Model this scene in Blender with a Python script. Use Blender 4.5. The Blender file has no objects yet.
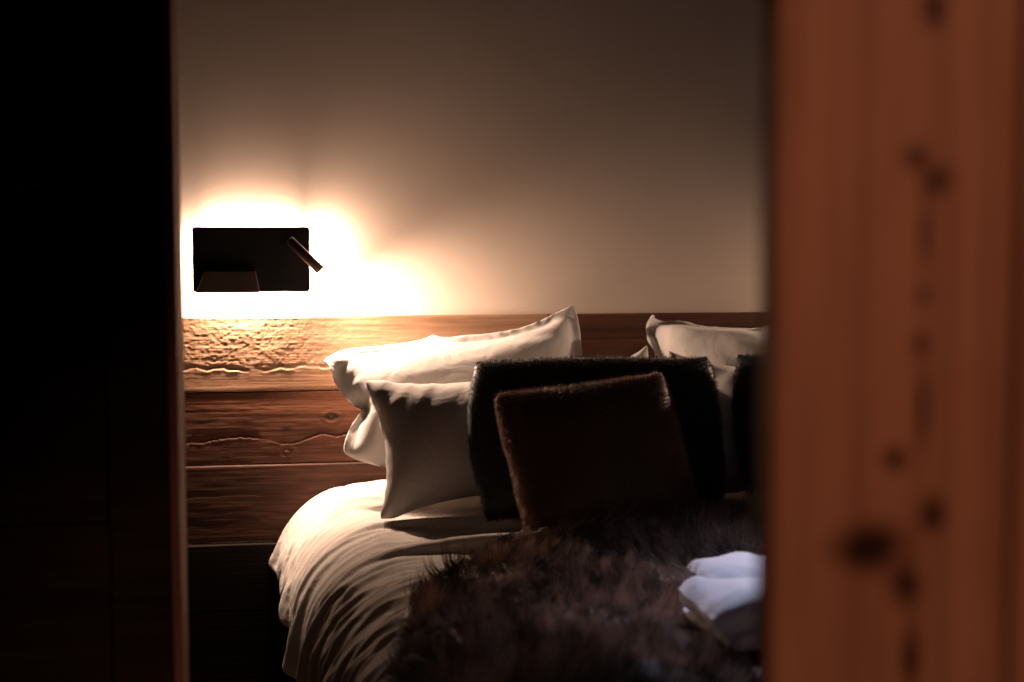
import bpy, bmesh, math, random
import numpy as np
from mathutils import Vector, Matrix, Euler

rng = np.random.default_rng(7)
random.seed(7)
SC = bpy.context.scene
COL = SC.collection

# ------------------------------------------------------------------ camera
cam_d = bpy.data.cameras.new('camera')
cam = bpy.data.objects.new('camera', cam_d)
COL.objects.link(cam)
cam.location = (0, 0, 1.2)
cam.rotation_euler = (math.radians(90 - 4.3), 0, math.radians(-9))
cam_d.sensor_width = 36
cam_d.lens = 50
cam_d.clip_start = 0.02
cam_d.dof.use_dof = True
cam_d.dof.focus_distance = 3.0
cam_d.dof.aperture_fstop = 3.0
SC.camera = cam

# ------------------------------------------------------------------ world, exposure
world = bpy.data.worlds.new('world')
SC.world = world
world.use_nodes = True
bg = world.node_tree.nodes['Background']
bg.inputs[0].default_value = (0.55, 0.7, 1.0, 1)
bg.inputs[1].default_value = 0.004
vs = SC.view_settings
vs.view_transform = 'Standard'
vs.look = 'None'
vs.exposure = 0.0
vs.gamma = 1.0
vs.use_curve_mapping = False
SC.cycles.max_bounces = 8
SC.cycles.diffuse_bounces = 2
SC.cycles.sample_clamp_indirect = 4.0

# ------------------------------------------------------------------ big lights
def area_light(name, loc, rot, sx, sy, energy, color):
    d = bpy.data.lights.new(name, 'AREA')
    d.shape = 'RECTANGLE'; d.size = sx; d.size_y = sy
    d.energy = energy; d.color = color
    o = bpy.data.objects.new(name, d); COL.objects.link(o)
    o.location = loc; o.rotation_euler = rot
    return o
# dusk daylight falling through the roof window over the foot of the bed
SKX0, SKX1, SKY0, SKY1 = 0.95, 1.35, 2.66, 3.06
wl = area_light('roof_window_daylight', ((SKX0 + SKX1) / 2, (SKY0 + SKY1) / 2, 2.50), (0, 0, 0), 0.34, 0.30, 2.0, (0.60, 0.68, 1.0))
wl.data.spread = math.radians(30)
wl.rotation_euler = (Vector((0.80, 1.93, 0.66)) - wl.location).to_track_quat('-Z', 'Y').to_euler()
WR_X = 2.6
# the corridor's ceiling downlight behind the camera, turned to the door leaf
cd = bpy.data.lights.new('corridor_downlight', 'SPOT')
cd.energy = 51.0; cd.color = (1.0, 0.56, 0.42); cd.shadow_soft_size = 0.04
cd.spot_size = math.radians(35); cd.spot_blend = 0.9
cdo = bpy.data.objects.new('corridor_downlight', cd); COL.objects.link(cdo)
cdo.location = (0.72, -0.75, 2.3)
cdo.rotation_euler = (Vector((0.44, 0.66, 1.15)) - cdo.location).to_track_quat('-Z', 'Y').to_euler()

WARM = (1.0, 0.67, 0.48)

# ------------------------------------------------------------------ helpers
def tag(o, label=None, cat=None, group=None, kind=None):
    if label: o['label'] = label
    if cat: o['category'] = cat
    if group: o['group'] = group
    if kind: o['kind'] = kind
    return o

def empty(name, loc=(0, 0, 0)):
    o = bpy.data.objects.new(name, None); COL.objects.link(o)
    o.location = loc; o.empty_display_size = 0.1
    return o

def link_mesh(name, me, mat=None, parent=None, smooth=True):
    o = bpy.data.objects.new(name, me); COL.objects.link(o)
    if mat: me.materials.append(mat)
    if smooth:
        me.polygons.foreach_set('use_smooth', np.ones(len(me.polygons), dtype=bool))
    if parent:
        o.parent = parent
        o.matrix_parent_inverse = Matrix.Translation(-Vector(parent.location))
    return o

def mesh_np(name, V, F, mat=None, parent=None, smooth=True):
    """V (n,3), F (m,3) or (m,4) int array"""
    V = np.asarray(V, dtype=np.float32); F = np.asarray(F, dtype=np.int32)
    me = bpy.data.meshes.new(name)
    k = F.shape[1]
    me.vertices.add(len(V)); me.vertices.foreach_set('co', V.ravel())
    me.loops.add(F.size); me.loops.foreach_set('vertex_index', F.ravel())
    me.polygons.add(len(F))
    me.polygons.foreach_set('loop_start', np.arange(0, F.size, k, dtype=np.int32))
    me.update(calc_edges=True); me.validate()
    return link_mesh(name, me, mat, parent, smooth)

def bm_obj(name, bm, mat=None, parent=None, smooth=False, bevel=0.0, seg=2):
    bmesh.ops.recalc_face_normals(bm, faces=bm.faces)
    me = bpy.data.meshes.new(name); bm.to_mesh(me); bm.free()
    o = link_mesh(name, me, mat, parent, smooth)
    if bevel:
        m = o.modifiers.new('bevel', 'BEVEL'); m.width = bevel; m.segments = seg; m.limit_method = 'ANGLE'
    return o

def box(bm, x0, x1, y0, y1, z0, z1):
    r = bmesh.ops.create_cube(bm, size=1)
    for v in r['verts']:
        v.co = Vector(((x0 + x1) / 2 + v.co.x * (x1 - x0), (y0 + y1) / 2 + v.co.y * (y1 - y0),
                       (z0 + z1) / 2 + v.co.z * (z1 - z0)))
    return r['verts']

def lathe(bm, prof, M, seg=32, cap0=True, cap1=True):
    """prof: list of (r, h) along +Z, transformed by M"""
    rings = []
    for r, h in prof:
        rings.append([bm.verts.new(M @ Vector((r * math.cos(a), r * math.sin(a), h)))
                      for a in (2 * math.pi * k / seg for k in range(seg))])
    for a, b in zip(rings, rings[1:]):
        for k in range(seg):
            bm.faces.new((a[k], a[(k + 1) % seg], b[(k + 1) % seg], b[k]))
    if cap0: bm.faces.new(rings[0])
    if cap1: bm.faces.new(rings[-1])

# value noise for numpy, smooth and tileable enough
def vnoise(shape_pts, freq, seed):
    """shape_pts (...,2) or (...,3) -> smooth noise in -1..1"""
    p = np.asarray(shape_pts, dtype=np.float64) * np.asarray(freq)
    i = np.floor(p).astype(np.int64); f = p - i
    f = f * f * f * (f * (f * 6 - 15) + 10)
    d = p.shape[-1]
    out = 0
    for c in range(2 ** d):
        w = 1.0; h = np.zeros(p.shape[:-1], dtype=np.int64) + seed * 7919
        for k in range(d):
            b = (c >> k) & 1
            w = w * (f[..., k] if b else 1 - f[..., k])
            h = h * 374761393 % 2147483647 + (i[..., k] + b) * (668265263 + 1274126 * k)
            h = (h ^ (h >> 13)) * 1274126177 % 2147483647
        h = (h ^ (h >> 16)) & 0xffff
        out = out + w * (h / 32767.5 - 1)
    return out

def fbm(p, freq, seed, octs=4, gain=0.5):
    s = 0; a = 1; t = 0
    for k in range(octs):
        s = s + a * vnoise(p, np.asarray(freq) * 2 ** k, seed + k * 13); t += a; a *= gain
    return s / t

# ------------------------------------------------------------------ materials
def mat(name):
    m = bpy.data.materials.new(name); m.use_nodes = True
    nt = m.node_tree; b = nt.nodes['Principled BSDF']
    return m, nt, b

def N(nt, kind, **kw):
    n = nt.nodes.new(kind)
    for k, v in kw.items():
        if k.startswith('i_'):
            key = k[2:].replace('_', ' ')
            n.inputs[key].default_value = v
        else: setattr(n, k, v)
    return n

def ramp(nt, fac, stops):
    r = nt.nodes.new('ShaderNodeValToRGB')
    e = r.color_ramp.elements
    while len(e) < len(stops): e.new(0.5)
    for k, (p, c) in enumerate(stops):
        e[k].position = p; e[k].color = (*c, 1)
    nt.links.new(fac, r.inputs[0])
    return r.outputs[0]

def coords(nt, scale, rot=(0, 0, 0), kind='Object'):
    tc = nt.nodes.new('ShaderNodeTexCoord'); mp = nt.nodes.new('ShaderNodeMapping')
    mp.inputs['Scale'].default_value = scale; mp.inputs['Rotation'].default_value = rot
    nt.links.new(tc.outputs[kind], mp.inputs[0])
    return mp.outputs[0]

def plain(name, c, rough=0.6, metal=0.0, spec=0.5):
    m, nt, b = mat(name)
    b.inputs['Base Color'].default_value = (*c, 1)
    b.inputs['Roughness'].default_value = rough
    b.inputs['Metallic'].default_value = metal
    b.inputs['Specular IOR Level'].default_value = spec
    v = coords(nt, (60, 60, 60))
    n = N(nt, 'ShaderNodeTexNoise', i_Scale=3.0, i_Detail=4.0)
    nt.links.new(v, n.inputs['Vector'])
    bp = N(nt, 'ShaderNodeBump', i_Strength=0.06, i_Distance=0.001)
    nt.links.new(n.outputs[0], bp.inputs['Height']); nt.links.new(bp.outputs[0], b.inputs['Normal'])
    return m

def plaster_mat():
    m, nt, b = mat('warm_plaster')
    v = coords(nt, (1, 1, 1))
    n = N(nt, 'ShaderNodeTexNoise', i_Scale=5.0, i_Detail=6.0)
    nt.links.new(v, n.inputs['Vector'])
    c = ramp(nt, n.outputs[0], [(0.3, (0.71, 0.60, 0.51)), (0.7, (0.76, 0.64, 0.55))])
    nt.links.new(c, b.inputs['Base Color'])
    n2 = N(nt, 'ShaderNodeTexNoise', i_Scale=90.0, i_Detail=5.0)
    nt.links.new(v, n2.inputs['Vector'])
    bp = N(nt, 'ShaderNodeBump', i_Strength=0.12, i_Distance=0.0015)
    nt.links.new(n2.outputs[0], bp.inputs['Height']); nt.links.new(bp.outputs[0], b.inputs['Normal'])
    b.inputs['Roughness'].default_value = 0.9; b.inputs['Specular IOR Level'].default_value = 0.15
    return m

def wood_mat(name, dark, mid, light, axis='X', grain=1.0, bump=0.25, rough=0.62, spec=0.3, knots=None):
    """grain runs along axis. knots: list of (centre, radius vector) in object space, darker wood there"""
    m, nt, b = mat(name)
    L = nt.links.new
    s = {'X': (1.1, 14, 14), 'Y': (14, 1.1, 14), 'Z': (14, 14, 1.1)}[axis]
    v = coords(nt, s)
    w = N(nt, 'ShaderNodeTexNoise', i_Scale=1.2 * grain, i_Detail=6.0, i_Roughness=0.6, i_Distortion=0.8)
    L(v, w.inputs['Vector'])
    c = ramp(nt, w.outputs[0], [(0.28, dark), (0.5, mid), (0.72, light)])
    s2 = tuple(k * 7 if k > 2 else k * 2.5 for k in s)
    v2 = coords(nt, s2)
    g = N(nt, 'ShaderNodeTexNoise', i_Scale=1.6 * grain, i_Detail=5.0, i_Roughness=0.7)
    L(v2, g.inputs['Vector'])
    gc = ramp(nt, g.outputs[0], [(0.32, (0.55, 0.5, 0.46)), (0.58, (1, 1, 1))])
    mx = N(nt, 'ShaderNodeMix', data_type='RGBA', blend_type='MULTIPLY'); mx.inputs[0].default_value = 0.8
    L(c, mx.inputs[6]); L(gc, mx.inputs[7])
    col = mx.outputs[2]
    # large stains
    v3 = coords(nt, (1, 1, 1))
    st = N(nt, 'ShaderNodeTexNoise', i_Scale=4.0, i_Detail=3.0); L(v3, st.inputs['Vector'])
    sc_ = ramp(nt, st.outputs[0], [(0.35, (0.62, 0.58, 0.55)), (0.6, (1, 1, 1))])
    m2 = N(nt, 'ShaderNodeMix', data_type='RGBA', blend_type='MULTIPLY'); m2.inputs[0].default_value = 0.6
    L(col, m2.inputs[6]); L(sc_, m2.inputs[7]); col = m2.outputs[2]
    if knots:
        tc = nt.nodes.new('ShaderNodeTexCoord')
        nz = N(nt, 'ShaderNodeTexNoise', i_Scale=28.0, i_Detail=3.0); L(tc.outputs['Object'], nz.inputs['Vector'])
        for ctr, rad in knots:
            sub = N(nt, 'ShaderNodeVectorMath', operation='SUBTRACT'); L(tc.outputs['Object'], sub.inputs[0]); sub.inputs[1].default_value = ctr
            dv = N(nt, 'ShaderNodeVectorMath', operation='DIVIDE'); L(sub.outputs[0], dv.inputs[0]); dv.inputs[1].default_value = rad
            ln = N(nt, 'ShaderNodeVectorMath', operation='LENGTH'); L(dv.outputs[0], ln.inputs[0])
            ad = N(nt, 'ShaderNodeMath', operation='MULTIPLY_ADD'); L(nz.outputs[0], ad.inputs[0]); ad.inputs[1].default_value = 0.9; L(ln.outputs['Value'], ad.inputs[2])
            kc = ramp(nt, ad.outputs[0], [(0.75, (0.10, 0.07, 0.06)), (1.0, (0.3, 0.24, 0.2))])
            mr = N(nt, 'ShaderNodeMapRange', i_From_Min=0.9, i_From_Max=1.6, i_To_Min=1.0, i_To_Max=0.0); L(ad.outputs[0], mr.inputs[0])
            m3 = N(nt, 'ShaderNodeMix', data_type='RGBA', blend_type='MULTIPLY'); L(mr.outputs[0], m3.inputs[0]); L(col, m3.inputs[6]); L(kc, m3.inputs[7])
            col = m3.outputs[2]
    L(col, b.inputs['Base Color'])
    b.inputs['Roughness'].default_value = rough; b.inputs['Specular IOR Level'].default_value = spec
    bp = N(nt, 'ShaderNodeBump', i_Strength=bump, i_Distance=0.003)
    L(g.outputs[0], bp.inputs['Height']); L(bp.outputs[0], b.inputs['Normal'])
    return m

def cloth_mat(name, c, weave=900.0, bump=0.08, rough=0.85, sheen=0.2, fine=0.0):
    m, nt, b = mat(name)
    L = nt.links.new
    v = coords(nt, (1, 1, 1))
    n = N(nt, 'ShaderNodeTexNoise', i_Scale=6.0, i_Detail=3.0); L(v, n.inputs['Vector'])
    L(ramp(nt, n.outputs[0], [(0.3, tuple(k * 0.93 for k in c)), (0.7, c)]), b.inputs['Base Color'])
    w = N(nt, 'ShaderNodeTexNoise', i_Scale=weave, i_Detail=2.0); L(v, w.inputs['Vector'])
    bp = N(nt, 'ShaderNodeBump', i_Strength=bump, i_Distance=0.0006); L(w.outputs[0], bp.inputs['Height'])
    if fine:
        q = N(nt, 'ShaderNodeTexNoise', i_Scale=17.0, i_Detail=3.0, i_Distortion=1.3); L(v, q.inputs['Vector'])
        bp2 = N(nt, 'ShaderNodeBump', i_Strength=fine, i_Distance=0.012); L(q.outputs[0], bp2.inputs['Height'])
        L(bp2.outputs[0], bp.inputs['Normal'])
    L(bp.outputs[0], b.inputs['Normal'])
    b.inputs['Roughness'].default_value = rough; b.inputs['Specular IOR Level'].default_value = 0.2
    b.inputs['Sheen Weight'].default_value = sheen
    return m

def fur_mat(name, root, tip, mix=0.5, sheen=0.0):
    """colour varies from strand to strand (per-face random attribute 'tone')"""
    m, nt, b = mat(name)
    L = nt.links.new
    at = N(nt, 'ShaderNodeAttribute', attribute_name='tone')
    L(ramp(nt, at.outputs['Fac'], [(0.0, root), (mix, tuple((a + q) / 2 for a, q in zip(root, tip))), (1.0, tip)]), b.inputs['Base Color'])
    b.inputs['Roughness'].default_value = 0.5; b.inputs['Specular IOR Level'].default_value = 0.4
    b.inputs['Sheen Weight'].default_value = sheen
    return m

M_plaster = plaster_mat()
M_dark_shell = plain('dark_painted_plaster', (0.05, 0.04, 0.035), 0.9, spec=0.1)
M_floor = wood_mat('floor_wood', (0.05, 0.03, 0.018), (0.09, 0.05, 0.03), (0.13, 0.08, 0.045), 'Y')
M_lit_board = wood_mat('headboard_lit_wood', (0.15, 0.075, 0.04), (0.31, 0.18, 0.108), (0.40, 0.26, 0.165), 'X', 1.0, 0.4)  # paler copy of the headboard wood, lamp brightness put into its colour
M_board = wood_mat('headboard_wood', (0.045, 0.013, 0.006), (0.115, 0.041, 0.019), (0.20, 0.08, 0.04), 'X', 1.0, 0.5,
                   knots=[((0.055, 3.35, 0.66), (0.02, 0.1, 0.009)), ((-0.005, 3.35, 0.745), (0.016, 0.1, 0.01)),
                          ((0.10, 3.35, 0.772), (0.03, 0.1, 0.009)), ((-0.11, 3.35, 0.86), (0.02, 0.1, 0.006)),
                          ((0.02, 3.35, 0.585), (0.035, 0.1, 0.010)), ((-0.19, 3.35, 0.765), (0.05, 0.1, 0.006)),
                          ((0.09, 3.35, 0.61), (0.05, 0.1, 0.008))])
M_dim_board = wood_mat('headboard_dim_wood', (0.028, 0.009, 0.004), (0.06, 0.021, 0.010), (0.105, 0.042, 0.021), 'X', 1.0, 0.5)  # darker copy of the headboard wood, dimming away from the lamp coloured in
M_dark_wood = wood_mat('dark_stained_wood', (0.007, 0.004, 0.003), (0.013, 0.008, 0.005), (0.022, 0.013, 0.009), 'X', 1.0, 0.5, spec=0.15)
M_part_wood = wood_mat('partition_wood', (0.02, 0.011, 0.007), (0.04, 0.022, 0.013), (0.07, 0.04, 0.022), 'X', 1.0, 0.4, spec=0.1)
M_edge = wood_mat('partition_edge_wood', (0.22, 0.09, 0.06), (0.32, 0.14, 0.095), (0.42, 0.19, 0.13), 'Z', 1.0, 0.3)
M_black = plain('matt_black_metal', (0.012, 0.012, 0.013), 0.45, 0.0, 0.4)
M_bronze = plain('brushed_bronze_metal', (0.16, 0.12, 0.10), 0.34, 0.85)
M_tray = plain('brown_grey_lacquer', (0.11, 0.085, 0.07), 0.5)
M_white = cloth_mat('white_cotton', (0.62, 0.585, 0.56), fine=0.27)
M_duvet = cloth_mat('white_duvet_cotton', (0.65, 0.60, 0.56), fine=0.3)
M_sheet = cloth_mat('mattress_ticking', (0.6, 0.57, 0.54))
M_terry = cloth_mat('white_terry', (0.68, 0.61, 0.60), weave=260.0, bump=0.6, rough=0.95, sheen=0.4, fine=0.3)
M_bedbase = plain('black_bed_base_fabric', (0.02, 0.017, 0.016), 0.9)

# ------------------------------------------------------------------ the room
WALL_Y = 3.364          # face of the plaster
BF = 3.35               # nominal face of the boards
ZTOP, ZB, ZC, ZD = 1.009, 0.834, 0.662, 0.481

def slab(name, x0, x1, y0, y1, z0, z1, m, **kw):
    bm = bmesh.new(); box(bm, x0, x1, y0, y1, z0, z1)
    o = bm_obj(name, bm, m, **kw); tag(o, kind='structure'); return o

slab('floor', -1.8, 2.8, -1.9, 3.6, -0.1, 0.0, M_floor)
bm = bmesh.new()
box(bm, -1.8, SKX0, -1.9, 3.6, 2.5, 2.6); box(bm, SKX1, 2.8, -1.9, 3.6, 2.5, 2.6)
box(bm, SKX0, SKX1, -1.9, SKY0, 2.5, 2.6); box(bm, SKX0, SKX1, SKY1, 3.6, 2.5, 2.6)
tag(bm_obj('ceiling', bm, M_dark_shell), kind='structure')
slab('wall_back', -1.8, 2.8, WALL_Y, 3.6, 0, 2.5, M_plaster)
slab('wall_left', -1.8, -1.6, -1.9, WALL_Y, 0, 2.5, M_dark_shell)
slab('wall_corridor', -1.6, 2.8, -1.9, -1.7, 0, 2.5, M_dark_shell)
slab('wall_right', WR_X, 2.8, -1.7, WALL_Y, 0, 2.5, M_dark_shell)
# frame of the roof window
bm = bmesh.new()
t = 0.05
box(bm, SKX0, SKX0 + t, SKY0, SKY1, 2.52, 2.58); box(bm, SKX1 - t, SKX1, SKY0, SKY1, 2.52, 2.58)
box(bm, SKX0 + t, SKX1 - t, SKY0, SKY0 + t, 2.52, 2.58); box(bm, SKX0 + t, SKX1 - t, SKY1 - t, SKY1, 2.52, 2.58)
tag(bm_obj('window_1', bm, M_part_wood), kind='structure')
# front wall right of the doorway
slab('wall_front', 0.86, WR_X, 0.56, 0.70, 0, 2.5, M_dark_shell)

# planked partition at the left: boards laid flat, with its end post toward the bed
PX = -0.135; PY = 1.80
def planked_partition():
    bm = bmesh.new()
    z = 0.0; k = 0
    while z < 2.5:
        h = 0.21; z1 = min(z + h, 2.5)
        off = [0.0, 0.004, 0.002, 0.005][k % 4]
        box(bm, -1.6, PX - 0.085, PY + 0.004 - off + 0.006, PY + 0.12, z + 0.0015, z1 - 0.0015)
        z = z1; k += 1
    o = bm_obj('wall_left_partition', bm, M_part_wood, bevel=0.0025); tag(o, kind='structure')
    bm = bmesh.new()
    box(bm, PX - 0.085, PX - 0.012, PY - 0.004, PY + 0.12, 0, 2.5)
    tag(bm_obj('trim_1', bm, M_part_wood, bevel=0.003), kind='structure')
    bm = bmesh.new()
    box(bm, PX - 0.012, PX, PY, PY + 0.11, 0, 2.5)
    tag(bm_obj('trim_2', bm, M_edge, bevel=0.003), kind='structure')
planked_partition()

# pine door leaf standing ajar just in front of the camera, at the right
def door_leaf():
    root_loc = Vector((0.2465, 0.715, 0.0))
    ang = math.radians(-9)
    W, H, T = 0.62, 2.2, 0.038
    kn = [((x - 0.0045, 0, z), (rx * 1.35, 0.2, rz * 1.35)) for x, z, rx, rz in (
        (0.088, 1.227, 0.0085, 0.009), (0.078, 1.239, 0.006, 0.007), (0.083, 1.169, 0.003, 0.006), (0.082, 1.144, 0.004, 0.007),
        (0.070, 1.085, 0.0055, 0.006), (0.090, 1.055, 0.0055, 0.008), (0.058, 1.038, 0.016, 0.011), (0.077, 1.018, 0.0075, 0.011),
        (0.085, 1.313, 0.005, 0.010), (0.083, 1.20, 0.0025, 0.018), (0.084, 1.11, 0.0025, 0.020), (0.080, 0.98, 0.004, 0.014))]
    m = wood_mat('pine_door_wood', (0.42, 0.17, 0.085), (0.52, 0.22, 0.11), (0.60, 0.27, 0.14), 'Z', 0.6, 0.3, spec=0.2, knots=kn)
    bm = bmesh.new()
    x = 0.0
    for w in (0.126, 0.135, 0.125, 0.12, 0.122):
        box(bm, x + 0.0008, x + w - 0.0008, -T / 2, T / 2, 0.01, H); x += w
    o = bm_obj('door_1', bm, m, bevel=0.004, seg=3); tag(o, kind='structure')
    o.location = root_loc; o.rotation_euler = (0, 0, ang)
    return o
door_leaf()

# ------------------------------------------------------------------ headboard of rough planks
HX0, HX1 = -1.25, 2.5
hb = empty('headboard', (0.6, BF, 0))
tag(hb, 'wide headboard of rough brown horizontal planks behind the bed', 'headboard')

def plank_surface(name, z0, z1, face_y, seed, mode, m, xa=HX0, xb=HX1):
    nx, nz = 1150, 84
    # finer spacing where the photo looks
    xs = np.concatenate([np.linspace(HX0, -0.3, 60, endpoint=False), np.linspace(-0.3, 0.62, 620, endpoint=False), np.linspace(0.62, HX1, 240)])
    xs = xs[(xs >= xa) & (xs <= xb)]; xs[0] = xa; xs[-1] = xb
    zs = np.linspace(z0 + 0.0006, z1 - 0.0006, nz)
    X, Z = np.meshgrid(xs, zs, indexing='ij')
    P = np.stack([X, Z], -1)
    hgt = 0.0003 * fbm(P, (6, 160), seed, 4) + 0.0006 * fbm(P, (1.6, 14), seed + 5, 3)
    if mode == 'adze':       # hacked, pitted surface, roughest at the left
        w = np.clip((0.42 - X) / 0.45, 0.12, 1) * np.clip((Z - (z0 + 0.035)) / 0.03, 0.15, 1)
        pit = fbm(P, (120, 190), seed + 9, 3, 0.55)
        hgt += 0.0008 * w * pit + 0.0006 * w * fbm(P, (24, 40), seed + 2, 2)
        # torn line along the lower third
        line = z0 + 0.052 + 0.012 * (X + 0.24) / 0.5 + 0.006 * vnoise(P[..., :1].repeat(2, -1), (14, 0.1), seed + 3) + 0.003 * vnoise(P, (60, 1), seed + 4)
        d = Z - line
        a = np.clip((0.40 - X) / 0.3, 0, 1)
        rag = np.clip(0.6 + vnoise(P, (38, 60), seed + 6), 0, 1.4)
        hgt -= a * rag * 0.0035 * np.exp(-(d / 0.004) ** 2)
        hgt += a * rag * 0.0006 * np.exp(-((d + 0.007) / 0.003) ** 2)
    elif mode == 'crack':
        line = z0 + 0.055 + 0.009 * vnoise(P, (9, 0.01), seed + 3) + 0.0055 * np.exp(-((X - 0.075) / 0.022) ** 2) - 0.004 * np.exp(-((X - 0.0) / 0.03) ** 2) + 0.002 * vnoise(P, (45, 0.01), seed + 4)
        d = Z - line
        rag = np.clip(0.7 + 0.8 * vnoise(P, (20, 5), seed + 6), 0.1, 1.5)
        hgt -= rag * 0.008 * np.exp(-np.clip(d, 0, 1) / 0.008) * (d > 0)
        hgt += rag * 0.0012 * np.exp(-np.abs(d) / 0.002) * (d <= 0)
        hgt += 0.0003 * fbm(P, (30, 120), seed + 8, 3)
        for kx, kz, r in ((-0.005, z0 + 0.083 - 0.055, 0.010), (0.10, z0 + 0.108, 0.013)):
            q = np.sqrt(((X - kx) / 1.5) ** 2 + (Z - kz) ** 2)
            hgt += 0.0014 * np.cos(q / 0.0022) * np.exp(-(q / r) ** 2)
    else:
        hgt += 0.0003 * fbm(P, (18, 90), seed + 8, 3)
        line = z0 + 0.11 + 0.004 * vnoise(P, (8, 0.01), seed + 3)
        d = Z - line
        hgt -= 0.0020 * np.exp(-np.clip(d, 0, 1) / 0.003) * (d > 0)
    edge = np.minimum(Z - z0, z1 - Z)
    hgt -= 0.004 * np.clip(1 - edge / 0.0035, 0, 1) ** 2
    Y = face_y - hgt
    n0, n1 = X.shape
    V = np.stack([X, Y, Z], -1).reshape(-1, 3)
    idx = np.arange(n0 * n1).reshape(n0, n1)
    F = np.stack([idx[:-1, :-1], idx[1:, :-1], idx[1:, 1:], idx[:-1, 1:]], -1).reshape(-1, 4)
    # back and sides: ring of border vertices extruded back
    ring = np.concatenate([idx[:, 0], idx[-1, 1:], idx[-2::-1, -1], idx[0, -2:0:-1]])
    back = V[ring].copy(); back[:, 1] = WALL_Y - 0.001
    b0 = len(V); V = np.concatenate([V, back]); m_ = len(ring)
    k = np.arange(m_); k2 = (k + 1) % m_
    Fs = np.stack([ring[k2], ring[k], b0 + k, b0 + k2], -1)
    F = np.concatenate([F, Fs])
    o = mesh_np(name, V, F, m, hb)
    return o
plank_surface('plank', ZB, ZTOP, BF - 0.002, 3, 'adze', M_lit_board, HX0, 0.618)
plank_surface('plank', ZB, ZTOP, BF - 0.001, 61, 'plain', M_board, 0.6195, HX1)  # right length of the top plank, its shade given by darker wood
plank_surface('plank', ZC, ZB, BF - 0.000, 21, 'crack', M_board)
plank_surface('plank', ZD, ZC, BF - 0.003, 41, 'plain', M_dim_board)
# darker boarding below, standing proud of the planks
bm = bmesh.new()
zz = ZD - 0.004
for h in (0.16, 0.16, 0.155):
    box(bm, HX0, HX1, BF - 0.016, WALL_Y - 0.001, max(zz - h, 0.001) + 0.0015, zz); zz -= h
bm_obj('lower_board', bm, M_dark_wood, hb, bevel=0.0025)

# ------------------------------------------------------------------ wall lamp
M_lens = bpy.data.materials.new('lamp_lens'); M_lens.use_nodes = True
nt = M_lens.node_tree; b = nt.nodes['Principled BSDF']
b.inputs['Emission Color'].default_value = (*WARM, 1); b.inputs['Emission Strength'].default_value = 25
PYF = WALL_Y - 0.050    # plate front

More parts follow.
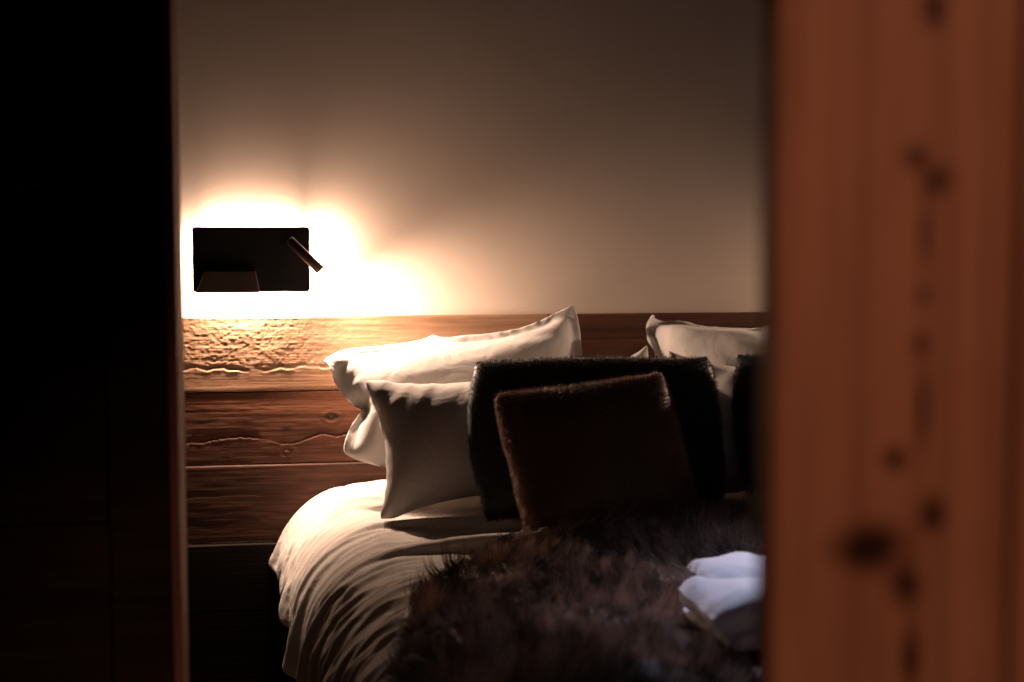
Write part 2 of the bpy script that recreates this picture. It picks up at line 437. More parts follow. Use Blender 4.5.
def wall_lamp(px, sg, label, spot_e, strip_e):
    """px: x of the plate's centre; sg = +1 spot points to +x, -1 to -x"""
    X = lambda v: px + sg * (v + 0.079)          # the left lamp's own numbers, mirrored for the right one
    lamp = empty('wall_reading_lamp', (px, WALL_Y, 1.142))
    tag(lamp, label, 'wall lamp')
    def bx(bm, x0, x1, *r): return box(bm, min(X(x0), X(x1)), max(X(x0), X(x1)), *r)
    bm = bmesh.new()
    bx(bm, -0.211, 0.053, PYF, PYF + 0.012, 1.068, 1.216)
    ed = [e for e in bm.edges if abs(e.verts[0].co.y - e.verts[1].co.y) > 0.005]
    bmesh.ops.bevel(bm, geom=ed, offset=0.006, segments=5, affect='EDGES', profile=0.5)
    bm_obj('back_plate', bm, M_black, lamp, bevel=0.001)
    bm = bmesh.new()
    bx(bm, -0.15, -0.01, PYF + 0.012, WALL_Y, 1.10, 1.185)
    bm_obj('wall_mount', bm, M_black, lamp, bevel=0.001)
    # the tray at the outer lower corner, tapered like a pocket
    bm = bmesh.new()
    pf = [(X(x), z) for x, z in [(-0.203, 1.067), (-0.060, 1.067), (-0.070, 1.116), (-0.184, 1.116)]]
    fr = [bm.verts.new((x, PYF - (0.030 if z < 1.1 else 0.020), z)) for x, z in pf]
    bk = [bm.verts.new((x, PYF + 0.0005, z)) for x, z in pf]
    bm.faces.new(fr); bm.faces.new(bk[::-1])
    for k in range(4): bm.faces.new((fr[k], bk[k], bk[(k + 1) % 4], fr[(k + 1) % 4]))
    bm_obj('tray', bm, M_tray, lamp, bevel=0.002)
    # swivelling head
    HA = Vector((X(0.006), PYF - 0.060, 1.187)); HB = Vector((X(0.076), PYF - 0.064, 1.118))
    ax = (HB - HA); hl = ax.length; ax.normalize()
    Mh = Matrix.Translation(HA) @ ax.to_track_quat('Z', 'Y').to_matrix().to_4x4()
    r0 = 0.0112
    bm = bmesh.new()
    lathe(bm, [(0.0, 0.0), (r0 - 0.001, 0.0), (r0, 0.001), (r0, hl - 0.0006), (r0 - 0.0006, hl), (r0 - 0.002, hl), (r0 - 0.0022, hl - 0.012), (0.0, hl - 0.0125)], Mh, 40, False, False)
    bmesh.ops.remove_doubles(bm, verts=bm.verts, dist=1e-6)
    bm_obj('spot_head', bm, M_bronze, lamp, smooth=True)
    bm = bmesh.new()
    jc = HA + ax * 0.018
    Mj = Matrix.Translation(Vector((jc.x, PYF, jc.z))) @ Vector((0, -1, 0)).to_track_quat('Z', 'Y').to_matrix().to_4x4()
    lathe(bm, [(0.011, 0), (0.011, 0.004), (0.006, 0.006), (0.006, 0.056)], Mj, 24)
    bm_obj('swivel_joint', bm, M_black, lamp, smooth=False, bevel=0.0005)
    bm = bmesh.new()
    lathe(bm, [(r0 - 0.0026, hl - 0.0118), (r0 - 0.0026, hl - 0.0105)], Mh, 24)
    bm_obj('lens', bm, M_lens, lamp)
    def hang(o):
        o.parent = lamp; o.matrix_parent_inverse = Matrix.Translation(-Vector(lamp.location))
    sd = bpy.data.lights.new('spot_bulb', 'SPOT')
    sd.energy = spot_e; sd.color = WARM; sd.shadow_soft_size = 0.012
    sd.spot_size = math.radians(158); sd.spot_blend = 1.0
    so = bpy.data.objects.new('spot_bulb', sd); COL.objects.link(so)
    so.location = HB + ax * 0.003
    so.rotation_euler = (ax + Vector((0, -0.10, 0.0))).to_track_quat('-Z', 'Y').to_euler(); hang(so)
    # light strips behind the plate, shining outward along the wall
    def strip(cx, cz, sx, dirv, e, off=0.018):
        d = bpy.data.lights.new('back_strip', 'AREA'); d.shape = 'RECTANGLE'; d.size = sx; d.size_y = 0.008
        d.energy = e; d.color = WARM
        o = bpy.data.objects.new('back_strip', d); COL.objects.link(o)
        o.location = (X(cx), WALL_Y - off, cz)
        dv = Vector((dirv[0] * sg, dirv[1], dirv[2]))
        o.rotation_euler = Matrix((Vector((0, 1, 0)).cross(-dv), Vector((0, 1, 0)), -dv)).transposed().to_euler(); hang(o)
    strip(-0.079, 1.205, 0.22, (0, 0, 1), strip_e * 0.5)
    strip(-0.079, 1.079, 0.22, (0, 0, -1), strip_e * 3.8, 0.030)
    strip(0.042, 1.142, 0.11, (1, 0, 0), strip_e * 1.25, 0.020)
    strip(-0.200, 1.142, 0.11, (-1, 0, 0), strip_e * 0.5)

wall_lamp(-0.079, 1, 'black rectangular wall lamp plate with small swivelling spot, lit, above the headboard', 29.0, 3.1)
wall_lamp(1.93, -1, 'matching lit wall lamp on the far side of the bed, behind the door leaf', 30.0, 1.2)

# ------------------------------------------------------------------ cloth solver
def colour_edges(E, n):
    """split an edge list into groups in which no vertex appears twice"""
    used = [0] * n
    col = np.empty(len(E), dtype=np.int32)
    for k, (a, b) in enumerate(E.tolist()):
        m = used[a] | used[b]; c = 0
        while m >> c & 1: c += 1
        col[k] = c; used[a] |= 1 << c; used[b] |= 1 << c
    return [np.nonzero(col == c)[0] for c in range(col.max() + 1)]

class Cloth:
    def __init__(s, P):
        s.P = P.astype(np.float64).copy(); s.V = np.zeros_like(s.P)
        s.E = []; s.R = []; s.K = []; s.w = np.ones(len(P))
    def add(s, E, rest, stiff):
        s.E.append(np.asarray(E)); s.R.append(np.broadcast_to(rest, (len(E),)).copy()); s.K.append(np.full(len(E), stiff))
    def build(s):
        E = np.concatenate(s.E); R = np.concatenate(s.R); K = np.concatenate(s.K)
        s.groups = [(E[g, 0], E[g, 1], R[g], K[g]) for g in colour_edges(E, len(s.P))]
    def step(s, dt, force, collide, damp=0.98, iters=1, pins=None):
        s.V = (s.V + dt * force) * damp
        sp = np.linalg.norm(s.V, axis=1, keepdims=True); s.V *= np.minimum(1, 2.5 / np.maximum(sp, 1e-9))
        old = s.P.copy(); P = s.P + dt * s.V
        for _ in range(iters):
            for a, b, R, K in s.groups:
                d = P[b] - P[a]; L = np.sqrt((d * d).sum(1)) + 1e-12
                wa, wb = s.w[a], s.w[b]; ws = wa + wb + 1e-9
                c = (K * (L - R) / L / ws)[:, None] * d
                P[a] += c * wa[:, None]; P[b] -= c * wb[:, None]
            if pins is not None:
                idx, tgt, st = pins; P[idx] += (tgt - P[idx]) * st
        P = collide(P, old)
        s.V = (P - old) / dt; s.P = P

def tri_pressure(P, T, p):
    a, b, c = P[T[:, 0]], P[T[:, 1]], P[T[:, 2]]
    n = np.cross(b - a, c - a) * (p / 6)
    out = np.empty_like(P)
    for k in range(3):
        out[:, k] = sum(np.bincount(T[:, q], weights=n[:, k], minlength=len(P)) for q in range(3))
    return out

# front-of-stack map: the smallest y (nearest the viewer's side) already taken at each (x, z)
FX0, FZ0, FS = -0.3, 0.4, 0.012
fmap = np.full((200, 80), BF - 0.006)
fmap[:, int((ZTOP - FZ0) / FS) + 1:] = WALL_Y - 0.004
def fmap_at(x, z):
    i = np.clip((x - FX0) / FS, 0, fmap.shape[0] - 1.001); k = np.clip((z - FZ0) / FS, 0, fmap.shape[1] - 1.001)
    i0 = i.astype(int); k0 = k.astype(int); fi = i - i0; fk = k - k0
    return ((fmap[i0, k0] * (1 - fi) + fmap[i0 + 1, k0] * fi) * (1 - fk) + (fmap[i0, k0 + 1] * (1 - fi) + fmap[i0 + 1, k0 + 1] * fi) * fk)
def fmap_add(P):
    i = np.clip(((P[:, 0] - FX0) / FS).round().astype(int), 0, fmap.shape[0] - 1)
    k = np.clip(((P[:, 2] - FZ0) / FS).round().astype(int), 0, fmap.shape[1] - 1)
    for di in (-1, 0, 1):
        for dk in (-1, 0, 1):
            np.minimum.at(fmap, (np.clip(i + di, 0, fmap.shape[0] - 1), np.clip(k + dk, 0, fmap.shape[1] - 1)), P[:, 1])

# ------------------------------------------------------------------ duvet (simulated drape over the mattress)
BX0, BX1, BY0, BY1, BZ = 0.07, 1.62, 1.33, 3.33, 0.575
def duvet_sim():
    nx, ny = 210, 186
    hy = 0.0110
    v = np.arange(ny) * hy
    comp = 0.90
    XT = 0.173                       # where the flat top ends and the rounded side begins
    XR = BX1 + 0.28
    # how far the cloth reaches down the left side (arc length), short at the head corner
    reach = 0.285 + 0.11 * v + 0.012 * np.sin(v * 19) + 0.008 * np.sin(v * 43 + 1)
    i = np.linspace(0, 1, nx)[:, None]
    grow_x = 1.035
    U2 = (-reach[None] + i * (XR - XT + reach)[None])          # 0 = start of the rounded side
    V2 = np.broadcast_to(v[None], U2.shape)
    R0 = np.stack([U2 * grow_x, V2], -1)
    R = 0.20
    slope = 0.085
    zt0 = BZ + 0.03
    s_ = -U2
    ang = np.clip(s_ / R, 0, math.pi * 0.62)
    over = np.clip(s_ - R * math.pi * 0.62, 0, 1)
    p = np.stack([U2, V2], -1)
    pw = p + 0.05 * np.stack([vnoise(p, (4, 4), 31), vnoise(p, (5, 3), 32)], -1) + np.stack([0 * U2, 0.22 * U2], -1)
    bump = (0.024 * fbm(pw, (4.0, 11), 5, 3) + 0.012 * fbm(pw, (9, 24), 9, 2)) * (0.6 + 0.6 * np.clip(vnoise(p, (3, 3), 33) + 0.4, 0, 1))
    rad = R + bump
    Y = 3.325 - V2 * comp
    X = np.where(s_ > 0, XT + V2 * slope - rad * np.sin(ang), XT + V2 * slope + U2)
    Z = np.where(s_ > 0, zt0 - R + rad * np.cos(ang) - over, zt0 + bump)
    P = np.stack([X, Y, Z], -1)
    idx = np.arange(nx * ny).reshape(nx, ny)
    c = Cloth(P.reshape(-1, 3))
    def ed(du, dv, k):
        a = idx[:nx - du, :ny - dv] if dv >= 0 else idx[:nx - du, -dv:]
        b = idx[du:, dv:] if dv >= 0 else idx[du:, :ny + dv]
        r = R0.reshape(-1, 2)
        L = np.linalg.norm(r[a] - r[b], axis=-1).ravel()
        c.add(np.stack([a, b], -1).reshape(-1, 2), L, k)
    ed(1, 0, 1.0); ed(0, 1, 1.0); ed(1, 1, 0.4); ed(1, -1, 0.4); ed(2, 0, 0.12); ed(0, 2, 0.12); ed(4, 0, 0.03); ed(0, 4, 0.03)
    c.build()
    y_foot = 3.325 - (ny - 1) * hy * comp
    def collide(P, old):
        sh = slope * np.clip(3.325 - P[:, 1], 0, 2)
        cx0 = XT + sh; cx1 = BX1 + 0.03 - R
        qx = P[:, 0] - np.clip(P[:, 0], cx0, cx1)
        zt = zt0 + 0.010 * np.sin(P[:, 0] * 5 + 1) * np.sin(P[:, 1] * 4) - R
        qz = P[:, 2] - np.clip(P[:, 2], zt - 0.03, zt)
        d = np.sqrt(qx * qx + qz * qz) + 1e-9
        nxx, nzz = qx / d, qz / d
        inside = (np.abs(qx) < 1e-6) & (qz <= 0) & (P[:, 2] < zt)
        pen = R - d
        m = (pen > 0) & (nzz > -0.75)
        n = np.stack([nxx, np.zeros_like(d), nzz], 1)[m]
        P[m] += n * pen[m, None]
        t = P[m] - old[m]; tn = (t * n).sum(1, keepdims=True) * n
        P[m] -= (t - tn) * 0.7
        # the mattress side stops the hem from swinging in
        m2 = (P[:, 2] < zt - R * 0.7) & (P[:, 0] < 0.8) & (P[:, 0] > BX0 + 0.03 + sh)
        P[m2, 0] = (BX0 + 0.03 + sh)[m2]
        P[:, 1] = np.clip(P[:, 1], y_foot, 3.332)
        return P
    g = np.zeros((nx * ny, 3)); g[:, 2] = -1.6
    for k in range(170):
        c.step(1 / 90, g, collide, damp=0.94, iters=5)
    return c.P.reshape(nx, ny, 3)
DV = duvet_sim()
def duvet_creases(G):
    du = np.gradient(G, axis=0); dv = np.gradient(G, axis=1)
    n = np.cross(du, dv); n /= np.linalg.norm(n, axis=-1, keepdims=True) + 1e-9
    n *= np.sign(n[150, 90, 2])
    iu, iv = np.meshgrid(np.arange(G.shape[0]) * 0.0102, np.arange(G.shape[1]) * 0.011, indexing='ij')
    p = np.stack([iu, iv], -1)
    p = p + 0.045 * np.stack([vnoise(p, (6, 6), 41), vnoise(p, (6, 6), 42)], -1)
    h = 0
    for ang, fa, fc, a, sd in ((0.35, 5, 30, 1.0, 51), (-0.25, 6, 34, 0.7, 52), (0.9, 6, 26, 0.45, 53)):
        q = np.stack([p[..., 0] * math.cos(ang) + p[..., 1] * math.sin(ang), -p[..., 0] * math.sin(ang) + p[..., 1] * math.cos(ang)], -1)
        h = h + a * (1 - np.abs(vnoise(q, (fa, fc), sd)) * 2.4).clip(-0.2, 1) * np.clip(vnoise(p, (5, 5), sd + 9) * 1.7 + 0.45, 0, 1)
    return G + n * (0.007 * h)[..., None]
DV = duvet_creases(DV)
nx, ny = DV.shape[:2]
idx = np.arange(nx * ny).reshape(nx, ny)
F = np.stack([idx[:-1, :-1], idx[:-1, 1:], idx[1:, 1:], idx[1:, :-1]], -1).reshape(-1, 4)
def grid_normals(G):
    du = np.gradient(G, axis=0); dv = np.gradient(G, axis=1)
    n = np.cross(dv, du); n /= np.linalg.norm(n, axis=-1, keepdims=True) + 1e-9
    return n
duvet = mesh_np('duvet', DV.reshape(-1, 3), F[:, ::-1], M_duvet)
duvet.data.validate()
if np.mean([p.normal.z for p in list(duvet.data.polygons)[15000:15400]]) < 0:
    duvet.data.flip_normals()
md = duvet.modifiers.new('thick', 'SOLIDIFY'); md.thickness = 0.016; md.offset = -1; md.use_rim = True
md = duvet.modifiers.new('sub', 'SUBSURF'); md.levels = 1; md.render_levels = 1
tag(duvet, 'rumpled white duvet draped over the left side of the bed', 'duvet')

# height map of the duvet's top
HG = 0.012
hx0, hy0 = -0.2, 1.2
hm = np.full((170, 190), -1.0)
ii = np.clip(((DV[..., 0] - hx0) / HG).round().astype(int), 0, 169); jj = np.clip(((DV[..., 1] - hy0) / HG).round().astype(int), 0, 189)
for di in (-1, 0, 1):
    for dj in (-1, 0, 1):
        np.maximum.at(hm, (np.clip(ii + di, 0, 169), np.clip(jj + dj, 0, 189)), DV[..., 2])
hm[hm < 0] = 0.3
def blur(a, n):
    for _ in range(n):
        a = (np.roll(a, 1, 0) + a + np.roll(a, -1, 0)) / 3; a = (np.roll(a, 1, 1) + a + np.roll(a, -1, 1)) / 3
    return a
hm_s = blur(hm, 4)
def top_z(x, y, h=None):
    h = hm if h is None else h
    i = np.clip((x - hx0) / HG, 0, 168.99); j = np.clip((y - hy0) / HG, 0, 188.99)
    a = i.astype(int); b = j.astype(int); fi = i - a; fj = j - b
    return (h[a, b] * (1 - fi) + h[a + 1, b] * fi) * (1 - fj) + (h[a, b + 1] * (1 - fi) + h[a + 1, b + 1] * fi) * fj

# ------------------------------------------------------------------ bed under it
bed = empty('bed', (0.845, 2.33, 0))
tag(bed, 'low double bed under the white duvet, against the plank headboard', 'bed')
bm = bmesh.new(); box(bm, BX0 + 0.07, BX1 - 0.07, BY0 + 0.03, BY1 - 0.01, 0.30, 0.545)
o = bm_obj('mattress', bm, M_sheet, bed, bevel=0.05, seg=5)
bm = bmesh.new(); box(bm, BX0 + 0.05, BX1 - 0.05, BY0 + 0.02, BY1 - 0.01, 0.08, 0.298)
bm_obj('bed_base', bm, M_bedbase, bed, bevel=0.01)
for lx in (BX0 + 0.12, BX1 - 0.12):
    for ly in (BY0 + 0.1, BY1 - 0.1):
        bm = bmesh.new(); lathe(bm, [(0.022, 0.0), (0.03, 0.079)], Matrix.Translation((lx, ly, 0)), 20)
        bm_obj('leg', bm, M_bedbase, bed)

# ------------------------------------------------------------------ pillows
def pillow_sim(TL, TR, BL, BR, w, h, thick=0.16, flange=0.0, res=0.0125, grav=1.0, steps=150, grow=1.04, bend=0.12, goal=60.0,
               pins=(), seed=1, floor_off=0.004, crumple=0.004, bend4=0.05, press=12.0, top_bow=0.0, iters=7, wr=(9, 9), base=None, rnd=0.0, bulge=0.0, fat=2.4, hold=0.5):
    """two sewn sheets of w x h, settled round a stuffing whose corners sit at the given points"""
    TL, TR, BL, BR = (np.array(q, float) for q in (TL, TR, BL, BR))
    nu = int(round(w / res)) + 1; nv = int(round(h / res)) + 1
    A, B = np.meshgrid(np.linspace(0, 1, nu), np.linspace(0, 1, nv), indexing='ij')
    a, b = A[..., None], B[..., None]
    G = (BL * (1 - a) + BR * a) * (1 - b) + (TL * (1 - a) + TR * a) * b
    if rnd:      # rounded corners
        ua, ub = a * 2 - 1, b * 2 - 1
        ua, ub = ua * (1 + bulge * (1 - ub ** 2)), ub * (1 + bulge * (1 - ua ** 2))
        k_ = 1 - rnd * (np.abs(ua) * np.abs(ub)) ** 2.6
        a = (ua * k_ + 1) / 2; b = (ub * k_ + 1) / 2
        G = (BL * (1 - a) + BR * a) * (1 - b) + (TL * (1 - a) + TR * a) * b
    G = G + np.array([0, 0, 1.0]) * (top_bow * 4 * a * (1 - a) * b)
    rest = np.stack([(a[..., 0] if rnd else A) * w, (b[..., 0] if rnd else B) * h], -1)
    nrm = np.cross((TR + BR) - (TL + BL), (TL + TR) - (BL + BR)); nrm /= np.linalg.norm(nrm)
    if nrm[1] > 0: nrm = -nrm
    fl = int(round(flange / res))
    ax_ = np.clip(np.minimum(np.arange(nu), np.arange(nu)[::-1]) - fl, 0, None) / max(1, (nu - 1) / 2 - fl)
    bx_ = np.clip(np.minimum(np.arange(nv), np.arange(nv)[::-1]) - fl, 0, None) / max(1, (nv - 1) / 2 - fl)
    ex_ = 0.95 if fl else 0.75
    pa = (1 - (1 - ax_) ** fat)[:, None] ** ex_; pb = (1 - (1 - bx_) ** fat)[None] ** ex_
    prof = pa * pb
    idxF = np.arange(nu * nv).reshape(nu, nv)
    border = np.zeros((nu, nv), bool); border[0] = border[-1] = True; border[:, 0] = border[:, -1] = True
    idxB = idxF.copy(); inner = ~border
    idxB[inner] = nu * nv + np.arange(inner.sum())
    lump = 1 + 0.18 * fbm(rest, (5, 5), seed + 3, 2)
    TF = G + nrm * (thick * 0.56 * prof * lump + 0.0018)[..., None]
    TB = G - nrm * (thick * 0.44 * prof + 0.0018)[..., None]
    T = np.concatenate([TF.reshape(-1, 3), TB[inner]]); T[idxF[border]] = G[border]
    def squash(P):
        lim = fmap_at(P[:, 0], P[:, 2]) - 0.004
        P[:, 1] = np.minimum(P[:, 1], lim)
        return P
    P = T.copy()
    z = crumple * fbm(rest, wr, seed, 3)[..., None] * nrm
    P[:nu * nv] += z.reshape(-1, 3); P[nu * nv:] += (crumple * fbm(rest, wr, seed + 77, 3)[..., None] * nrm)[inner]
    P = squash(P)
    c = Cloth(P)
    def grid_edges(idx, du, dv, stiff):
        a = idx[:nu - du, :nv - dv] if dv >= 0 else idx[:nu - du, -dv:]
        b = idx[du:, dv:] if dv >= 0 else idx[du:, :nv + dv]
        ra = rest[:nu - du, :nv - dv] if dv >= 0 else rest[:nu - du, -dv:]
        rb = rest[du:, dv:] if dv >= 0 else rest[du:, :nv + dv]
        c.add(np.stack([a, b], -1).reshape(-1, 2), np.linalg.norm(ra - rb, axis=-1).ravel() * grow, stiff)
    for idx_ in (idxF, idxB):
        grid_edges(idx_, 1, 0, 1.0); grid_edges(idx_, 0, 1, 1.0)
        grid_edges(idx_, 1, 1, 0.4); grid_edges(idx_, 1, -1, 0.4)
        grid_edges(idx_, 2, 0, bend); grid_edges(idx_, 0, 2, bend)
        grid_edges(idx_, 4, 0, bend4); grid_edges(idx_, 0, 4, bend4)
    inn = np.zeros((nu, nv), bool); inn[fl:nu - fl, fl:nv - fl] = True
    if fl:
        m = (~inn) & inner
        c.add(np.stack([idxF[m], idxB[m]], -1), 0.0035, 0.9)
        ring = inn.copy(); ring[fl + 1:nu - fl - 1, fl + 1:nv - fl - 1] = False
        c.add(np.stack([idxF[ring], idxB[ring]], -1), 0.002, 0.95)
    c.build()
    quF = np.stack([idxF[:-1, :-1], idxF[1:, :-1], idxF[1:, 1:], idxF[:-1, 1:]], -1)
    quB = np.stack([idxB[:-1, :-1], idxB[:-1, 1:], idxB[1:, 1:], idxB[1:, :-1]], -1)
    g = T[quF[nu // 2, nv // 2]]
    if np.cross(g[1] - g[0], g[2] - g[0]) @ nrm < 0: quF = quF[..., ::-1]; quB = quB[..., ::-1]
    qi = inn[:-1, :-1] & inn[1:, 1:]
    def tris(qs): qs = qs.reshape(-1, 4); return np.concatenate([qs[:, [0, 1, 2]], qs[:, [0, 2, 3]]])
    TP = np.concatenate([tris(quF[qi]), tris(quB[qi])])
    Q = np.concatenate([quF.reshape(-1, 4), quB.reshape(-1, 4)])
    def collide(P, old):
        lim = fmap_at(P[:, 0], P[:, 2]) - 0.004
        m = P[:, 1] > lim
        P[m, 1] = lim[m]; d = P[m] - old[m]; P[m, 0] -= d[:, 0] * 0.3; P[m, 2] -= d[:, 2] * 0.3
        f = np.maximum(top_z(P[:, 0], P[:, 1], hm_s) + floor_off, 0.585)
        if base is not None: f = np.maximum(f, base(P))
        m = P[:, 2] < f
        P[m, 2] = f[m]; d = P[m] - old[m]; P[m, 0] -= d[:, 0] * 0.5; P[m, 1] -= d[:, 1] * 0.5
        return P
    corner_ix = [((0, 1), TL), ((1, 1), TR), ((0, 0), BL), ((1, 0), BR)] + list(pins)
    pi_ = np.array([idxF[int(round(p[0] * (nu - 1))), int(round(p[1] * (nv - 1)))] for p, _ in corner_ix])
    pt_ = np.array([t for _, t in corner_ix], float)
    if rnd: pt_[:4] = G[[0, -1, 0, -1], [-1, -1, 0, 0]]
    p0_ = c.P[pi_].copy()
    for k in range(steps):
        f = tri_pressure(c.P, TP, press / (res * res)) + goal * (T - c.P)
        f[:, 2] -= grav
        c.step(1 / 90, f, collide, damp=0.92, iters=iters, pins=(pi_, p0_ + (pt_ - p0_) * min(1, k / (steps * 0.4)), hold))
    fmap_add(c.P)
    return c.P, Q

def creases(P, Q, amp, seed, ang=0.6, along=4.0, across=22.0, mask=None):
    """sharp soft folds pushed along the normal, running at an angle over the cloth"""
    A = P[Q]; n = np.cross(A[:, 2] - A[:, 0], A[:, 3] - A[:, 1])
    nn = np.empty_like(P)
    for k in range(3):
        nn[:, k] = sum(np.bincount(Q[:, q], weights=n[:, k], minlength=len(P)) for q in range(4))
    nn /= np.linalg.norm(nn, axis=1, keepdims=True) + 1e-12
    p = np.stack([P[:, 0], P[:, 2] + P[:, 1] * 0.7], 1)
    p = p + 0.030 * np.stack([vnoise(p, (7, 7), seed + 1), vnoise(p, (7, 7), seed + 2)], 1)
    ca, sa = math.cos(ang), math.sin(ang)
    q = np.stack([p[:, 0] * ca + p[:, 1] * sa, -p[:, 0] * sa + p[:, 1] * ca], 1)
    def ridge(v): return (1 - np.abs(v) * 2.2).clip(-0.3, 1)
    h = ridge(vnoise(q, (along, across), seed + 5)) * np.clip(vnoise(p, (6, 6), seed + 6) * 1.6 + 0.5, 0, 1)
    h = h + 0.5 * ridge(vnoise(q, (along * 2, across * 2), seed + 7)) * np.clip(vnoise(p, (8, 8), seed + 8) * 1.6 + 0.3, 0, 1)
    if mask is not None: h = h * mask(P)
    return P + nn * (amp * h)[:, None]

def pillow_obj(name, P, Q, m, parent=None, sub=1):
    o = mesh_np(name, P, Q, m, parent)
    if sub:
        md = o.modifiers.new('sub', 'SUBSURF'); md.levels = sub; md.render_levels = sub
    return o

GP = 'bed pillows in white cotton cases'
def lean(deg): return (0, math.sin(math.radians(deg)), math.cos(math.radians(deg)))

# back left pillow, slumped against the headboard, lamp side lowest
P, Q = pillow_sim((0.078, 3.20, 0.897), (0.672, 3.305, 1.056), (0.150, 3.14, 0.752), (0.70, 3.12, 0.71), 0.62, 0.35, 0.15, flange=0.028, grow=1.01, goal=30.0, seed=4, wr=(5, 5),
                  pins=[((0, 0.5), (0.170, 3.165, 0.812)), ((0.42, 1), (0.335, 3.27, 0.988))], top_bow=0.025, crumple=0.006)
P = creases(P, Q, 0.0055, 104, 0.3)
o = pillow_obj('pillow', P, Q, M_white); tag(o, 'white flanged pillow slumped on the headboard under the lamp, brightest of the pillows', 'pillow')
# back right
P, Q = pillow_sim((0.880, 3.30, 1.000), (1.49, 3.31, 1.055), (0.84, 3.12, 0.75), (1.46, 3.12, 0.72), 0.66, 0.38, 0.16, flange=0.028, grow=1.05, goal=25.0, seed=14,
                  pins=[((0, 0.75), (0.845, 3.22, 0.935)), ((0.5, 1), (1.13, 3.27, 0.992))], crumple=0.018, bend=0.06)
P = creases(P, Q, 0.010, 114, -0.3)
o = pillow_obj('pillow', P, Q, M_white); tag(o, 'creased white pillow against the headboard, far right beside the door edge', 'pillow')
# front left, upright, in front of the first
P, Q = pillow_sim((0.158, 3.03, 0.890), (0.800, 3.08, 0.988), (0.182, 2.90, 0.612), (0.80, 2.88, 0.61), 0.635, 0.33, 0.22, grow=1.015, seed=24, fat=2.0,
                  top_bow=0.03, crumple=0.005)
P = creases(P, Q, 0.003, 124, 1.1)
o = pillow_obj('pillow', P, Q, M_white); tag(o, 'upright white pillow in shade, left of the black cushion, in front of the brightest pillow', 'pillow')
# front right
P, Q = pillow_sim((0.822, 3.06, 0.962), (1.44, 3.05, 0.94), (0.84, 2.90, 0.612), (1.44, 2.90, 0.61), 0.61, 0.35, 0.19, grow=1.02, seed=34, fat=2.0, crumple=0.005)
P = creases(P, Q, 0.004, 134, 0.9)
o = pillow_obj('pillow', P, Q, M_white); tag(o, 'upright white pillow showing between the two black cushions', 'pillow')

# ------------------------------------------------------------------ fur
def strands(P, Q, n, length, width, lay, spread, seed, weight=None, curl=0.3, clump=0.0, up=1.0, segs=3, jitter=0.4):
    """tapered ribbon hairs on a quad mesh; returns V, F, tone"""
    r = np.random.default_rng(seed)
    A = P[Q]
    n_ = np.cross(A[:, 2] - A[:, 0], A[:, 3] - A[:, 1]); area = np.linalg.norm(n_, axis=1) / 2 + 1e-12
    n_ /= (area * 2)[:, None]
    w = area * (weight(A.mean(1), n_) if weight is not None else 1)
    pick = r.choice(len(Q), n, p=w / w.sum())
    a, b = r.random(n)[:, None], r.random(n)[:, None]
    q = A[pick]
    base = (q[:, 0] * (1 - a) + q[:, 1] * a) * (1 - b) + (q[:, 3] * (1 - a) + q[:, 2] * a) * b
    nr = n_[pick]
    lay = lay(base) if callable(lay) else np.array(lay)[None]
    # flow field and clumps
    nx_ = np.stack([fbm(base, 9, seed + k, 2) for k in range(3)], 1)
    d = nr * up + lay + nx_ * spread + r.normal(size=(n, 3)) * jitter * 0.5
    d -= nr * np.minimum((d * nr).sum(1, keepdims=True) - 0.12, 0)
    d /= np.linalg.norm(d, axis=1, keepdims=True)
    L = length * (0.65 + 0.5 * r.random(n))[:, None]
    if clump:
        cell = np.floor(base / clump + r.random(3)).astype(int)
        h = (cell[:, 0] * 73856093 ^ cell[:, 1] * 19349663 ^ cell[:, 2] * 83492791) & 0xffff
        ctr = (cell + 0.5) * clump
        tip_pull = (ctr - base) * 0.85 + np.stack([np.sin(h * 1.7), np.cos(h * 2.3), np.sin(h * 0.9)], 1) * length * 0.22
    else: tip_pull = 0; h = np.zeros(n, dtype=np.int64)
    side = np.cross(d, r.normal(size=(n, 3))); side /= np.linalg.norm(side, axis=1, keepdims=True) + 1e-9
    droop = nx_ * curl
    Vs = []
    for k in range(segs + 1):
        t = k / segs
        c = base - nr * 0.001 + d * L * t + (droop * L + tip_pull) * t * t
        wd = width * (1 - 0.85 * t)
        Vs += [c - side * wd / 2, c + side * wd / 2]
    V = np.stack(Vs, 1).reshape(-1, 3)
    o_ = (np.arange(n) * 2 * (segs + 1))[:, None, None]
    f = np.array([[2 * k, 2 * k + 1, 2 * k + 3, 2 * k + 2] for k in range(segs)])[None]
    F = (o_ + f).reshape(-1, 4)
    tone = np.clip(0.45 + 0.28 * fbm(base, 14, seed + 50, 3) * 2 + r.normal(size=n) * 0.15 + (((h * 2654435761 >> 7) & 255) / 255.0 - 0.5) * (0.7 if clump else 0), 0, 1)
    tone = (tone[:, None] * np.ones(2 * (segs + 1))) * np.repeat(0.55 + 0.45 * np.arange(segs + 1) / segs, 2)[None]
    return V, F, tone.ravel()

def furred(name, P, Q, m, parent=None, *args, **kw):
    V, F, T = strands(P, Q, *args, **kw)
    VV = np.concatenate([P, V]); FF = np.concatenate([Q, F + len(P)])
    TT = np.concatenate([np.full(len(P), 0.15), T])
    o = mesh_np(name, VV, FF, m, parent)
    at = o.data.attributes.new('tone', 'FLOAT', 'POINT')
    if len(at.data) == len(TT): at.data.foreach_set('value', TT.astype(np.float32))
    return o

M_fur_black = fur_mat('black_green_plush', (0.006, 0.008, 0.008), (0.08, 0.10, 0.097), sheen=0.15)
M_fur_brown = fur_mat('brown_plush', (0.05, 0.02, 0.012), (0.62, 0.32, 0.20), sheen=0.1)
M_fur_throw = fur_mat('dark_brown_long_fur', (0.025, 0.015, 0.011), (0.95, 0.70, 0.58))

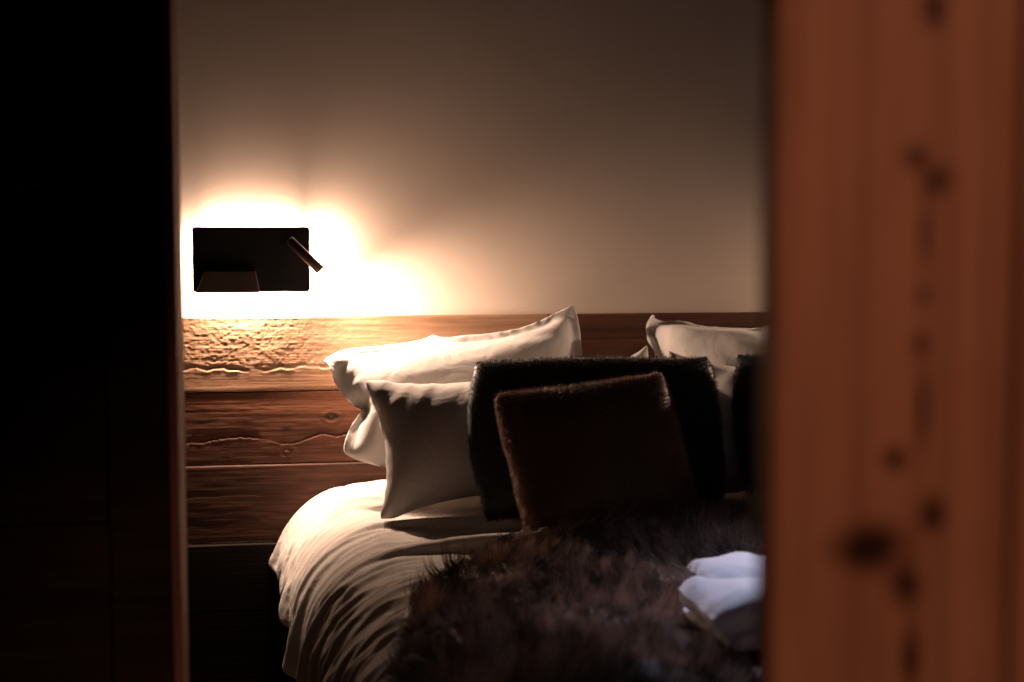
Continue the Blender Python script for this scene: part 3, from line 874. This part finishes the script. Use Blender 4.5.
CK = dict(rnd=0.11, bulge=0.02, hold=0.0, grow=1.015, bend=0.25, bend4=0.12, crumple=0.003, press=5.0, goal=140.0)
P, Q = pillow_sim((0.335, 2.91, 0.975), (0.925, 2.91, 0.968), (0.378, 2.80, 0.605), (0.90, 2.80, 0.612), 0.55, 0.37, 0.12, seed=44, **CK)
o = furred('cushion', P, Q, M_fur_black, None, 45000, 0.008, 0.0010, (0, 0, -0.5), 0.35, 60, jitter=0.7)
tag(o, 'large black plush cushion behind the brown one', 'cushion')
P, Q = pillow_sim((0.915, 2.91, 0.990), (1.44, 2.91, 0.937), (0.95, 2.80, 0.612), (1.43, 2.80, 0.612), 0.54, 0.37, 0.12, seed=54, **CK)
o = furred('cushion', P, Q, M_fur_black, None, 45000, 0.008, 0.0010, (0, 0, -0.5), 0.35, 61, jitter=0.7)
tag(o, 'black plush cushion half hidden by the door edge at the right', 'cushion')
P, Q = pillow_sim((0.334, 2.74, 0.928), (0.750, 2.74, 0.955), (0.466, 2.615, 0.600), (0.82, 2.64, 0.612), 0.38, 0.33, 0.10, seed=64, **CK)
o = furred('cushion', P, Q, M_fur_brown, None, 50000, 0.009, 0.0009, (0, 0, -0.5), 0.35, 62, jitter=0.7)
tag(o, 'smaller brown plush cushion at the front of the pillow stack', 'cushion')

# ------------------------------------------------------------------ long-haired throw
def throw():
    nu, nv = 120, 110
    U, Vv = np.meshgrid(np.linspace(0, 1, nu), np.linspace(0, 1, nv), indexing='ij')
    # far edge follows the cushions, left edge runs slantwise to the foot
    y_far = 2.585 + 0.09 * np.clip(U * 3, 0, 1) + 0.006 * np.sin(U * 31)
    Y = y_far + (1.36 - y_far) * Vv
    xl = 0.35 - 0.18 * np.clip(Vv / 0.35, 0, 1) ** 0.8 - 0.03 * Vv + 0.012 * np.sin(Vv * 21)
    X = xl + (1.50 - xl) * U
    p = np.stack([X, Y], -1)
    flat = 1 - np.clip((X - 0.46) / 0.08, 0, 1) * np.clip((2.18 - Y) / 0.06, 0, 1) * np.clip((Y - 1.50) / 0.06, 0, 1)
    Z = top_z(X, Y, blur(hm, 7)) + 0.012 + 0.012 * flat * fbm(p, (5, 9), 71, 3) + 0.036 * flat * (1 - np.abs(vnoise(p + 0.12 * np.stack([vnoise(p, (3, 3), 76), vnoise(p, (3, 3), 77)], -1), (1.6, 5.5), 75)) * 2.2).clip(0, 1) * np.minimum(1, np.minimum(U * 6, Vv * 6))
    edge = np.minimum(np.minimum(U, 1 - U) * 8, np.minimum(Vv, 1 - Vv) * 8).clip(0, 1)
    Z = Z - 0.010 * (1 - edge)
    Z = np.maximum(Z, top_z(X, Y) + 0.002)
    idx = np.arange(nu * nv).reshape(nu, nv)
    top = np.stack([X, Y, Z], -1).reshape(-1, 3)
    Q = np.stack([idx[:-1, :-1], idx[:-1, 1:], idx[1:, 1:], idx[1:, :-1]], -1).reshape(-1, 4)
    A = top[Q[0]]; n = np.cross(A[2] - A[0], A[3] - A[1])
    if n[2] < 0: Q = Q[:, ::-1]
    def lay(b):
        f = np.stack([0.9 * vnoise(b, 5, 81) - 0.7, -0.9 + 0.8 * vnoise(b, 5, 82), 0 * b[:, 0]], 1)
        return f
    wt = lambda c, n: np.clip((1.35 - c[:, 0]) * 2, 0.2, 1) * np.where((c[:, 0] > 0.60) & (c[:, 1] > 1.68) & (c[:, 1] < 2.06), 0.02, 1)
    return furred('fur_throw', top, Q, M_fur_throw, None, 95000, 0.042, 0.0015, lay, 0.5, 90, weight=wt, curl=0.35, clump=0.026, up=0.36, segs=4, jitter=0.35)
o = throw(); tag(o, 'long-haired dark brown fur throw spread over the duvet', 'throw')

# ------------------------------------------------------------------ folded bathrobe
def robe():
    root = empty('bathrobe', (0.84, 1.86, 0.64))
    tag(root, 'folded white terry bathrobe lying on the fur throw at the right', 'bathrobe')
    def layer(x0, x1, y0, y1, z0, th, seed, name, e=0.42, ez=0.75):
        nu, nv = 72, 64
        U, Vv = np.meshgrid(np.linspace(0, 1, nu), np.linspace(0, 2 * math.pi, nv, endpoint=False), indexing='ij')
        # rounded sausage-slab: cross section is a superellipse in y-z, swept along x, closed at the ends
        cy, sz = np.cos(Vv), np.sin(Vv)
        cy = np.sign(cy) * np.abs(cy) ** e; sz = np.sign(sz) * np.abs(sz) ** ez
        t = U * 2 - 1
        cap = (1 - np.abs(t) ** 12) ** 0.5
        X = (x0 + x1) / 2 + t * (x1 - x0) / 2
        Y = (y0 + y1) / 2 + cy * (y1 - y0) / 2 * (0.86 + 0.14 * cap)
        Z = z0 + th / 2 + sz * th / 2 * cap
        p = np.stack([X, Y, Z], -1)
        Z = Z + 0.018 * fbm(p, (11, 7, 4), seed, 3) * (sz > -0.3) + 0.005 * np.sin(X * 60 + 6 * vnoise(p, 6, seed + 1)) * np.clip(-cy, 0, 1) ** 2
        Y = Y + 0.022 * fbm(p, (8, 6, 14), seed + 3, 3)
        X = X + 0.026 * fbm(p, (5, 9, 16), seed + 5, 3)
        V = np.stack([X, Y, Z], -1).reshape(-1, 3)
        idx = np.arange(nu * nv).reshape(nu, nv); nxt = np.roll(idx, -1, 1)
        Q = np.stack([idx[:-1], nxt[:-1], nxt[1:], idx[1:]], -1).reshape(-1, 4)
        o = mesh_np(name, V, Q, M_terry, root)
        md = o.modifiers.new('sub', 'SUBSURF'); md.levels = md.render_levels = 1
        return o
    zb = 0.622
    layer(0.580, 1.07, 1.82, 2.06, zb - 0.006, 0.045, 3, 'skirt', 0.6, 0.8)
    layer(0.574, 1.06, 1.84, 2.03, zb + 0.022, 0.060, 13, 'body', 0.5, 0.8)
    layer(0.594, 1.05, 1.94, 2.10, zb + 0.034, 0.058, 23, 'collar', 0.75, 0.85)
robe()
